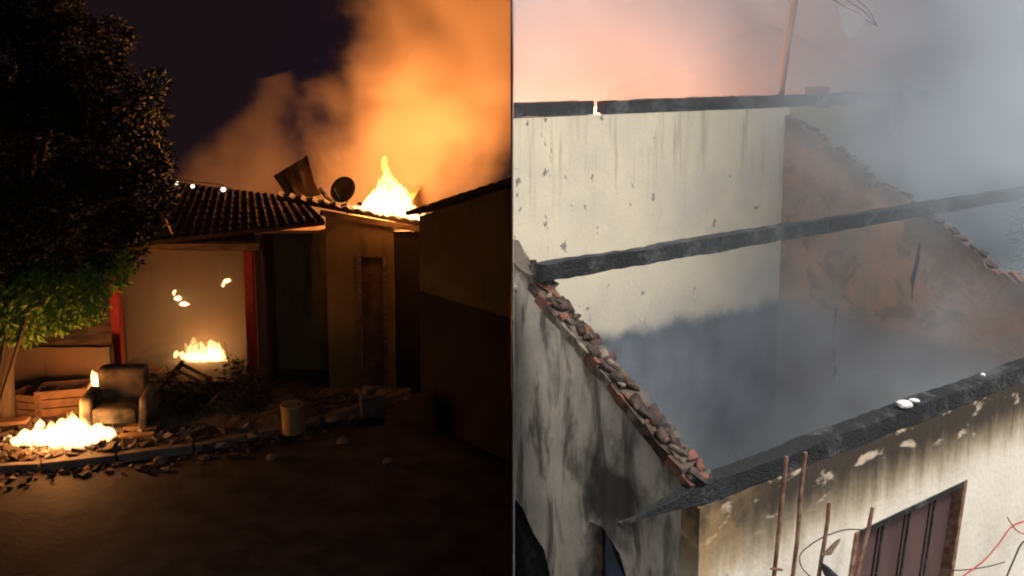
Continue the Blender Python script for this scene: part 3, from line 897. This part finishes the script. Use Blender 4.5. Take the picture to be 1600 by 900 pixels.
# pail and block on the kerb
def pail():
    p = atZ(457, 676, .1)
    e = tag(empty('pail', p), 'yellowish plastic pail standing on the kerb', 'pail')
    b = bmesh.new(); n = 28; prof = [(.0, .0), (.135, 0), (.142, .02), (.158, .40), (.165, .41), (.165, .44), (.150, .44), (.145, .40), (.130, .03), (0, .03)]
    rg = [[b.verts.new((max(r, .001) * math.cos(2 * math.pi * k / n), max(r, .001) * math.sin(2 * math.pi * k / n), z)) for k in range(n)] for r, z in prof]
    for a, c in zip(rg, rg[1:]):
        for k in range(n): b.faces.new((a[k], a[(k + 1) % n], c[(k + 1) % n], c[k]))
    bmesh.ops.remove_doubles(b, verts=b.verts[:], dist=.003)
    obj('body', b, M['pail'], e, True)
    b = bmesh.new(); tube(b, [(.165 * math.cos(t), -.03 - .16 * math.sin(t) * .5, .40 - .17 * math.sin(t)) for t in [math.pi * i / 12 for i in range(13)]], .004, 5); obj('handle', b, M['dark_metal'], e)
pail()
bp = atZ(582, 648, .1)
bm = bmesh.new(); box(bm, (-.19, -.12, 0), (.19, .12, .34)); bevel(bm, .012); rough(bm, .008, 7)
o = obj('cement_block', bm, M['block']); o.location = bp; o.rotation_euler.z = .3
difference(o, [])
tag(o, 'grey cement block standing where the kerb meets the wall', 'block')
bm = bmesh.new(); box(bm, (-.09, -.07, 0), (.09, .07, .10)); bevel(bm, .012)
o = obj('brick', bm, M['block']); o.location = bp + Vector((-.04, 0, .345)); o.rotation_euler.z = .7
tag(o, 'small pale brick lying on the cement block', 'brick')
# uncountable grit, charcoal and tile crumbs over pavement and gutter
rg_ = random.Random(21); bm = bmesh.new(); kx = [p.x for p in kerb]; ky = [p.y for p in kerb]
for i in range(1900):
    x = rg_.uniform(-8.6, -1.6); yk = float(np.interp(x, kx, ky))
    y = yk + .2 + abs(rg_.gauss(0, .8)) if rg_.random() < .9 else yk - abs(rg_.gauss(0, .25)) - .02
    if y > 14.3: continue
    z = .10 if y > yk + .13 else .012
    r = min(.07, .012 + rg_.expovariate(1 / .014))
    q_ = Matrix.Translation((x, y, z + r * .3)) @ Matrix.Rotation(rg_.uniform(0, 6), 4, 'Z') @ Matrix.Rotation(rg_.uniform(-.6, .6), 4, 'X')
    vs_, fs_ = box(bm, (-r * 1.3, -r, -r * .5), (r * 1.3, r, r * .5), q_, rg_.randrange(3))
    for v in vs_: v.co += Vector((rg_.uniform(-1, 1), rg_.uniform(-1, 1), rg_.uniform(-1, 1))) * r * .35
tag(obj('scattered_rubble', bm, [M['block'], M['earth'], M['sooty_brick']]), 'grit and charred crumbs scattered along the kerb', 'rubble', kind='stuff')
# loose stones by the kerb
st_lab = ['pale loose stone on the street left of the pail', 'rounded stone on the street right of the pail', 'small stone on the street below the cement block', 'flat pale stone by the kerb near the ground fire', 'lump of rubble on the kerb left of the pail', 'lump of rubble on the kerb between pail and block']
for (px, py, r, lab) in zip((424, 535, 606, 250, 395, 520), (716, 690, 722, 722, 682, 656), (.09, .10, .07, .10, .07, .12), st_lab):
    bm = bmesh.new(); bmesh.ops.create_icosphere(bm, subdivisions=2, radius=r); rough(bm, r * .5, 4 / r * .1, px)
    for v in bm.verts: v.co.z = max(v.co.z * .6, -.02)
    p = atZ(px, py, .02 if py > 687 else .1); o = obj('stone', bm, M['kerb']); o.location = p + Vector((0, 0, .015))
    tag(o, lab, 'stone', 'loose stones by the kerb')

# ================================================================== DAYLIGHT SIDE
CO = atY(1095, 745, 5.0)
ANG = math.radians(34.167)
ruin = tag(empty('burnt_house', (CO.x, CO.y, 0), ANG), 'roofless burnt house with sooty plaster walls in daylight', 'house')
bpy.context.view_layer.update()
RM = ruin.matrix_world.copy()
SLOPE, ZN, SF, TC = .527, 2.90, 3.6, 5.1
ZF = 4.98
XCUT = .012
def robj(name, bm, mat, parent=None, cut=False, smooth=False):
    if cut: cut_x(bm, XCUT, True, RM)
    return obj(name, bm, mat, parent or ruin, smooth)
def loc2w(p): return RM @ Vector(p)

# front (near) wall with the window
bm = bmesh.new(); box(bm, (0.0, 0.0, 0.0), (8.0, .15, ZN)); fwall = robj('front_wall', bm, M['near_wall'])
WS = .16   # the racked window leans
zt, zb = 2.26, 1.25
def win_pt(t, z): return Vector((t + WS * (z - zt), 0, z))
cb = bmesh.new(); prism(cb, [p + Vector((0, -.1, 0)) for p in (win_pt(1.54, zb), win_pt(2.93, zb), win_pt(2.93, zt), win_pt(1.54, zt))], Vector((0, .4, 0)))
difference(fwall, [cb])
win = robj('window', (lambda b: (prism(b, [p + Vector((0, .10, 0)) for p in (win_pt(1.55, zb), win_pt(2.92, zb), win_pt(2.92, zt - .01), win_pt(1.55, zt - .01))], Vector((0, .02, 0))), b)[1])(bmesh.new()), M['char'])
edges = [1.58, 1.92, 2.25, 2.58, 2.89]
for a, b_ in zip(edges, edges[1:]):
    bm = bmesh.new(); prism(bm, [p + Vector((0, .06, 0)) for p in (win_pt(a + .012, zb), win_pt(b_ - .012, zb), win_pt(b_ - .012, zt - .03), win_pt(a + .012, zt - .03))], Vector((0, .035, 0))); bevel(bm, .005)
    robj('panel', bm, M['shutter'], win)
for (q) in ((1.525, 1.565), (2.90, 2.945)):
    bm = bmesh.new(); prism(bm, [p + Vector((0, -.012, 0)) for p in (win_pt(q[0], zb), win_pt(q[1], zb), win_pt(q[1], zt + .02), win_pt(q[0], zt + .02))], Vector((0, .10, 0))); robj('frame', bm, M['rust'], win)
bm = bmesh.new(); prism(bm, [p + Vector((0, -.010, 0)) for p in (win_pt(1.567, zt - .02), win_pt(2.898, zt - .02), win_pt(2.898, zt + .018), win_pt(1.567, zt + .018))], Vector((0, .09, 0))); robj('frame', bm, M['char'], win)
for t in (1.92, 2.25, 2.58):
    bm = bmesh.new(); tube(bm, [win_pt(t, zb) + Vector((0, .03, 0)), win_pt(t, zt - .02) + Vector((0, .03, 0))], .011, 6); robj('bar', bm, M['char'], win)

# side wall with its raking, broken top
bm = bmesh.new()
s_end = 2.35
ws = [Vector((0, .152, 0)), Vector((0, s_end, 0))]
n = 26; tops = []
rt = random.Random(8)
for i in range(n + 1):
    s_ = .152 + (s_end - .152) * i / n
    tops.append(Vector((0, s_, 3.02 + SLOPE * s_ + rt.uniform(-.03, .02))))
prism(bm, [ws[0], ws[1]] + tops[::-1], Vector((.15, 0, 0)))
cut_x(bm, XCUT, True, RM)
swall = robj('side_wall', bm, M['side_wall'])
def sp(px, py, d=0.0):
    r = ray(px, py); u = Vector((math.cos(ANG), math.sin(ANG), 0)); k = (d - (CAM - Vector((CO.x, CO.y, 0))).dot(u)) / r.dot(u)
    return RM.inverted() @ (CAM + r * k)
cuts = []
cb = bmesh.new(); prism(cb, [Vector((-.2, s_, z)) for s_, z in ((.60, 1.0), (.60, 2.10), (.70, 2.28), (.88, 2.39), (1.02, 2.37), (1.07, 2.25), (1.08, 1.0))], Vector((.6, 0, 0))); cuts.append(cb)
cb = bmesh.new(); prism(cb, [Vector((-.2, s_, z)) for s_, z in ((1.44, 1.2), (1.46, 1.74), (1.55, 1.92), (1.68, 1.98), (1.82, 2.12), (1.95, 2.16), (2.2, 2.2), (2.2, 1.2))], Vector((.6, 0, 0))); cuts.append(cb)
cb = bmesh.new(); prism(cb, [Vector((-.2, s_, z)) for s_, z in ((1.90, 3.78), (2.1, 3.78), (2.1, 3.97), (1.91, 3.96))], Vector((.6, 0, 0))); cuts.append(cb)
difference(swall, cuts)
# brick shards, tiles and plaster lumps left on the raking top
NM = 0
for i in range(80):
    s_ = .02 + 2.0 * i / 80 + rt.uniform(-.03, .03)
    L, w, h = rt.uniform(.03, .12), rt.uniform(.04, .10), rt.uniform(.012, .045)
    b = bmesh.new(); box(b, (-w / 2, -L / 2, -h / 2), (w / 2, L / 2, h / 2)); bevel(b, .008); rough(b, .03, 14, i * 3.1)
    m = Matrix.Translation((.075 + rt.uniform(-.05, .05), max(s_, .06), 3.02 + SLOPE * s_ + h * .3 + rt.uniform(-.01, .015))) @ Matrix.Rotation(math.atan(SLOPE) + rt.uniform(-.2, .2), 4, 'X') @ Matrix.Rotation(rt.uniform(-.5, .5), 4, 'Z')
    b.transform(m)
    if (RM @ m.translation).x < .13: b.free(); continue
    robj('brick', b, M[rt.choice(['brick', 'sooty_brick', 'sooty_brick', 'sooty_brick', 'mortar_rubble'])], swall)
# a second, lower ledge of flaking render under the shards (outer face)
for i in range(16):
    s_ = .10 + 1.8 * i / 16; b = bmesh.new(); L, h = rt.uniform(.08, .15), rt.uniform(.04, .10)
    box(b, (-.022, -L / 2, -h / 2), (.005, L / 2, h / 2)); rough(b, .02, 8, i * 1.3 + 40)
    b.transform(Matrix.Translation((-.002, s_, 2.975 + SLOPE * s_)) @ Matrix.Rotation(math.atan(SLOPE), 4, 'X'))
    if (RM @ Vector((0, s_, 0))).x < .12: b.free(); continue
    robj('render_flake', b, M[rt.choice(['sooty_brick', 'mortar_rubble', 'brick'])], swall)

# far wall and cross wall
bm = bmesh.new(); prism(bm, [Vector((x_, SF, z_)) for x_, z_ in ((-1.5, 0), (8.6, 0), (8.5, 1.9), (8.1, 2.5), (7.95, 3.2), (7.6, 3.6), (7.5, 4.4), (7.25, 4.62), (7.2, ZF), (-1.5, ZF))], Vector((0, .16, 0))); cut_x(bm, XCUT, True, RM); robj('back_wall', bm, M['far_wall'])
bm = bmesh.new(); n = 60; tops = []
rc = random.Random(31)
def cross_top(s_): return 3.0 + SLOPE * s_ + .03 * mnoise.noise(Vector((s_ * 2.3, 3, 0))) - (.07 if .95 < s_ < 1.1 or 2.32 < s_ < 2.42 or 2.9 < s_ < 3.05 else 0)
for i in range(n + 1):
    s_ = .152 + (SF - .154) * i / n
    tops.append(Vector((TC, s_, cross_top(s_) + rc.uniform(-.018, .012))))
prism(bm, [Vector((TC, .152, 0)), Vector((TC, SF - .002, 0))] + tops[::-1], Vector((.14, 0, 0)))
cwall = robj('cross_wall', bm, M['cross_wall'])
for i in range(34):
    s_ = .3 + 3.2 * i / 34 + rc.uniform(-.03, .03); L, w, h = rc.uniform(.05, .16), rc.uniform(.06, .13), rc.uniform(.015, .05)
    b = bmesh.new(); box(b, (-w / 2, -L / 2, -h / 2), (w / 2, L / 2, h / 2)); rough(b, .03, 12, i * 2.1)
    b.transform(Matrix.Translation((TC + .06 + rc.uniform(-.05, .05), s_, cross_top(s_) + h * .3)) @ Matrix.Rotation(math.atan(SLOPE) + rc.uniform(-.25, .25), 4, 'X'))
    robj('brick', b, M[rc.choice(['sooty_brick', 'brick', 'mortar_rubble'])], cwall)
# ledge left by the ceiling, broken flue and crack strips on the cross wall
bm = bmesh.new(); tube(bm, [(TC - .012, 1.78, 3.62), (TC - .014, 1.80, 3.40), (TC - .013, 1.84, 3.2), (TC - .014, 1.83, 3.0)], [.012, .02, .022, .01], 6); robj('burnt_conduit', bm, M['char'], cwall)
bm = bmesh.new(); tube(bm, [(TC - .02, 2.75, 2.7), (TC - .02, 2.78, 2.3), (TC - .02, 2.7, 1.7)], .02, 6); robj('pipe', bm, M['mortar_rubble'], cwall)
bm = bmesh.new(); box(bm, (.16, .16, .0), (TC - .01, SF - .01, .06)); cut_x(bm, XCUT, True, RM)
fl = obj('floor', bm, M['dirt_floor']); fl.matrix_world = RM; tag(fl, kind='structure')
# heap of fallen tiles on the floor inside
# charred beams
def char_beam(a, b, w, h, label, cut=False, seed=0.0, taper=0.0):
    bm = bmesh.new(); beam_between(bm, a, b, w, h, seg=.04, wob=.012, seed=seed)
    rough(bm, .007, 14, seed)
    if taper:
        for v in bm.verts:
            k = min(1, max(.16, (v.co.x - a[0]) / taper)); v.co.y = a[1] + (v.co.y - a[1]) * k; v.co.z = a[2] + (v.co.z - a[2]) * k - .03 * (1 - k)
    if cut: cut_x(bm, XCUT + .004, True, RM)
    o = obj('roof_beam', bm, M['char']); o.matrix_world = RM
    return tag(o, label, 'beam', 'charred roof beams')
char_beam((-.56, .075, 2.965), (7.6, .075, 2.965), .14, .125, 'charred beam on the near wall above the shuttered window', seed=1, taper=.75)
char_beam((.0, 1.64, 4.0), (7.0, 1.64, 4.03), .11, .125, 'charred middle beam crossing the open room to the brown wall', seed=2)
char_beam((-.5, SF + .08, ZF + .075), (2.13, SF + .08, ZF + .075), .14, .135, 'short charred beam on the far wall, left of the gap', True, 3)
char_beam((2.28, SF + .08, ZF + .072), (7.5, SF + .08, ZF + .078), .15, .14, 'long charred beam on the far wall carrying a red brick', False, 4)
# brick on the far beam
b = bmesh.new(); box(b, (-.15, -.07, 0), (.15, .07, .08)); bevel(b, .008); rough(b, .012, 6)
o = obj('brick', b, M['brick']); o.matrix_world = RM @ Matrix.Translation((5.72, SF + .02, ZF + .155)); tag(o, 'red brick lying on the far charred beam', 'brick')
b = bmesh.new(); box(b, (-.10, -.04, 0), (.10, .02, .16)); bevel(b, .008); rough(b, .02, 6)
o = obj('brick', b, M['mortar_rubble']); o.matrix_world = RM @ Matrix.Translation((5.74, SF - .045, ZF - .02)); tag(o, 'pale broken brick stuck in the far beam under the red one', 'brick')
# white plaster crumbs on the near beam
for t, w in ((2.12, .055), (2.24, .035), (3.2, .02)):
    b = bmesh.new(); bmesh.ops.create_icosphere(b, subdivisions=2, radius=w); rough(b, w * .7, 14, t)
    for v in b.verts: v.co.z *= .5
    o = obj('plaster_lump', b, M['white_wall']); o.matrix_world = RM @ Matrix.Translation((t, .05, 3.062))
    tag(o, {2.12: 'largest white plaster lump on the near charred beam', 2.24: 'smaller white plaster lump beside the largest on the near beam', 3.2: 'tiny white plaster crumb at the right end of the near beam'}[t], 'plaster', 'plaster on the near beam')

# leaning wooden pole over the far wall
b = bmesh.new(); p0 = loc2w((5.05, SF + .09, ZF + .15)); Yp = p0.y
tube(b, [atY(1220, 153, Yp) - Vector((0, 0, .02)), atY(1228, 80, Yp), atY(1241, -5, Yp), atY(1252, -90, Yp)], [.035, .045, .055, .055], 10)
c0 = atY(1220, 153, Yp); b.transform(Matrix.Translation(-c0)); o = obj('wooden_pole', b, M['pole_wood'], None, True); o.location = c0
tag(o, 'tall weathered wooden pole rising from the far wall', 'pole')
# burnt wires with a torn film, hanging top right from the pole
fr = tag(empty('torn_awning_wire', atY(1252, -60, Yp - .3)), 'bent dark wires with a torn grey film hanging at the top', 'wire')
FI = Matrix.Translation(-fr.location)
for pts in (((1246, -40), (1300, -2), (1335, 22), (1371, 41)), ((1246, -50), (1318, -4), (1350, 18), (1371, 41)), ((1246, -60), (1330, -8), (1356, 14), (1371, 41)), ((1300, -2), (1322, 12), (1345, 24))):
    b = bmesh.new(); tube(b, [atY(x, y, Yp - .3 + .05 * i) for i, (x, y) in enumerate(pts)], [.010, .011, .011, .008][:len(pts)], 6); b.transform(FI); obj('wire', b, M['dark_metal'], fr)
b = bmesh.new(); prism(b, [atY(x, y, Yp - .28) for x, y in ((1308, 4), (1330, 16), (1352, 28), (1344, 48), (1328, 62), (1316, 44))], Vector((.01, .02, 0))); subdiv(b, .1); rough(b, .03, 3); b.transform(FI); obj('film', b, M['membrane'], fr)

# blue tarp in the side opening
b = bmesh.new()
prism(b, [Vector((.03, s_, z)) for s_, z in ((.60, 1.2), (.60, 1.95), (.72, 2.16), (.875, 2.36), (.885, 1.2))], Vector((.012, 0, 0))); subdiv(b, .12); rough(b, .02, 6)
o = obj('tarp', b, M['blue_tarp']); o.matrix_world = RM; tag(o, 'dark blue tarp hanging in the sooty side opening', 'tarp')
b = bmesh.new(); beam_between(b, (.075, .955, 1.0), (.075, .96, 2.36), .05, .07, up=Vector((1, 0, 0)), wob=.01)
o = obj('door_post', b, M['sooty_brick']); o.matrix_world = RM; tag(o, 'charred upright post in the sooty side opening beside the tarp', 'post')

# dark boards added behind the ragged lower opening so it looks unlit
cp = tag(empty('board_screen', RM @ Vector((.2, 1.6, 0)), ANG), 'screen of charred boards behind the ragged hole low in the side wall', 'board screen')
for k in range(7):
    b = bmesh.new(); s0 = 1.36 + .17 * k; beam_between(b, (.22 + .012 * k, s0 + .08, .06), (.18 + .012 * k, s0 + .085, 2.35), .16, .025, up=Vector((1, 0, 0)), wob=.01, seed=k)
    cut_x(b, XCUT + .01, True, RM)
    b.transform(Matrix.Translation((-.2, -1.6, 0))); obj('board', b, M['char'], cp)
b = bmesh.new(); box(b, (.19, .5, .06), (.23, 1.25, 2.6)); bevel(b, .01); o = obj('wardrobe_panel', b, M['char']); o.matrix_world = RM; tag(o, 'black charred panel behind the blue tarp', 'panel')  # added backing that paints the opening's inner shade black

# rods in front of the near wall
rods = (((1228, 712), (1209, 905), 'leftmost of the four rusty rods before the near wall'), ((1259, 706), (1238, 905), 'second rusty rod from the left before the near wall'),
        ((1295, 786), (1281, 905), 'third rusty rod from the left, its top below the soot'), ((1363, 793), (1338, 905), 'rightmost rusty rod, crossing the shuttered window'))
Minv = RM.inverted()
def np_(px, py, d):   # point on the vertical plane d metres in front of the near wall
    r = ray(px, py); v = Vector((-math.sin(ANG), math.cos(ANG), 0)); k = (-d - (CAM - Vector((CO.x, CO.y, 0))).dot(v)) / r.dot(v)
    return CAM + r * k
for (a, b_, lab) in rods:
    A, B = np_(*a, .16), np_(*b_, .16); d = (B - A).normalized(); G = A + d * ((A.z - .0) / -d.z)
    bm = bmesh.new(); k = 22
    tube(bm, [A.lerp(G, i / k) + Vector(mnoise.noise_vector(Vector((i * .35, a[0], 0)))) * .012 for i in range(k + 1)], .0135, 7)
    bm.transform(Matrix.Translation(-G)); o = obj('steel_rod', bm, M['rust']); o.location = G; tag(o, lab, 'rod', 'rusty rods before the near wall')
# tie stub, loop wire, twigs and red cables
def cable(name, pts, d, r, mat, label):
    P = [np_(x, y, d) for x, y in pts]
    # smooth
    out = []
    for i in range(len(P) - 1):
        p0, p1, p2, p3 = P[max(i - 1, 0)], P[i], P[i + 1], P[min(i + 2, len(P) - 1)]
        for k in range(6):
            t = k / 6; out.append(.5 * ((2 * p1) + (-p0 + p2) * t + (2 * p0 - 5 * p1 + 4 * p2 - p3) * t * t + (-p0 + 3 * p1 - 3 * p2 + p3) * t ** 3))
    out.append(P[-1]); b = bmesh.new(); tube(b, out, r, 6); b.transform(Matrix.Translation(-P[0])); o = obj(name, b, M[mat], None, True); o.location = P[0]
    return tag(o, label, 'cable')
cable('loop_wire', ((1352, 828), (1320, 828), (1285, 840), (1258, 858), (1249, 872), (1255, 890), (1270, 905), (1280, 925)), .13, .004, 'black_wire', 'thin dark wire looping between the rods')
cable('tie_wire', ((1205, 889), (1222, 890)), .175, .008, 'rust', 'short tie wire across the leftmost rod')
cable('red_cable', ((1612, 812), (1582, 822), (1560, 850), (1535, 878), (1500, 905), (1490, 930)), .12, .006, 'red_wire', 'upper red cable drooping at the right edge of the near wall')
cable('red_cable', ((1612, 838), (1590, 830), (1578, 815), (1574, 808)), .12, .005, 'red_wire', 'short red cable end curling at the right edge')
cable('black_cable', ((1612, 838), (1596, 850), (1584, 875), (1572, 905), (1568, 930)), .14, .007, 'black_wire', 'thick black cable hanging down at the right edge')
cable('grey_cable', ((1470, 890), (1500, 891), (1540, 886), (1570, 878)), .10, .004, 'black_wire', 'thin dark wire running level right of the shutter')
b = bmesh.new(); tube(b, [np_(1283, 868, .2), np_(1296, 862, .2), np_(1309, 846, .2), np_(1313, 842, .2)], [.005, .02, .012, .004], 7)
o = obj('dry_leaf', b, M['dry_branch']); tag(o, 'curled dry leaf caught on the third rod', 'leaf')
b = bmesh.new(); tube(b, [np_(1284, 880, .2), np_(1292, 892, .2), np_(1305, 906, .2), np_(1330, 930, .2)], [.006, .03, .035, .01], 7)
o = obj('dark_rag', b, M['char']); tag(o, 'dark crumpled rag at the foot of the third rod', 'rag')

# ---- things beyond the ruin, seen through smoke
dh = tag(empty('distant_house', Vector((5.4, 17.5, 0)), -.12), 'distant white house with terracotta roof behind the smoke', 'house')
b = bmesh.new(); prism(b, [Vector((-3.2, 0, 0)), Vector((2.2, 0, 0)), Vector((2.2, 0, 4.9)), Vector((-.5, 0, 6.1)), Vector((-3.2, 0, 4.9))], Vector((0, 5, 0))); obj('wall', b, M['white_wall'], dh)
for s_ in (-1, 1):
    e0 = Vector((-.5 + s_ * 3.0, -.3, 4.82)); rg = Vector((-.5, -.3, 6.15)); o_ = Vector((0, 5.6, 0))
    b = tile_roof([rg + o_, rg, e0, e0 + o_] if s_ < 0 else [rg, rg + o_, e0 + o_, e0], 12, 6, .04, .08); obj('roof', b, M['terracotta'], dh)
# shrub beyond the cross wall at the right edge
sh = tag(empty('shrub', loc2w((8.6, 1.6, 0))), 'green shrub at the right edge beyond the brown wall', 'shrub')
b = bmesh.new()
for k in range(5):
    tube(b, [(0, 0, -.05), (rnd.uniform(-.3, .3), rnd.uniform(-.3, .3), 1.5), (rnd.uniform(-.8, .8), rnd.uniform(-.8, .8), 3.0)], [.05, .035, .01], 6)
obj('stem', b, M['bark'], sh)
obj('foliage', leaves_bm([(rnd.uniform(-.7, .7), rnd.uniform(-.7, .7), rnd.uniform(1.6, 3.3), .6) for _ in range(8)], 5000, .12, rnd, .2), M['leaf_green'], sh)
# fire glowing behind the far wall
tg = []
for t in (2.35, 2.75, 3.1, 3.5, 3.9, 4.3):
    tg.append((loc2w((t, 4.6, 3.5)), 1.52 + .1 * math.sin(t * 5), .22, .03))
fire('hidden_fire', 'orange fire glowing just over the far wall at the left', tg, .06, 'glow', [(loc2w((4.2, 6.6, 4.2)), 300, .9, (1.0, .33, .17)), (loc2w((2.7, 4.5, 4.5)), 50, .5, (1.0, .32, .14))], loc=loc2w((3.2, 4.6, 3.5)))

# ---- daylight smoke
bm = bmesh.new()
box(bm, (.17, .17, .07), (15, 15, 10.5))
cut_x(bm, .02, True, RM)
o = obj('smoke', bm, M['smoke_day']); o.matrix_world = RM
tag(o, 'grey-blue smoke filling the roofless room and the yard beyond', 'smoke', kind='stuff')
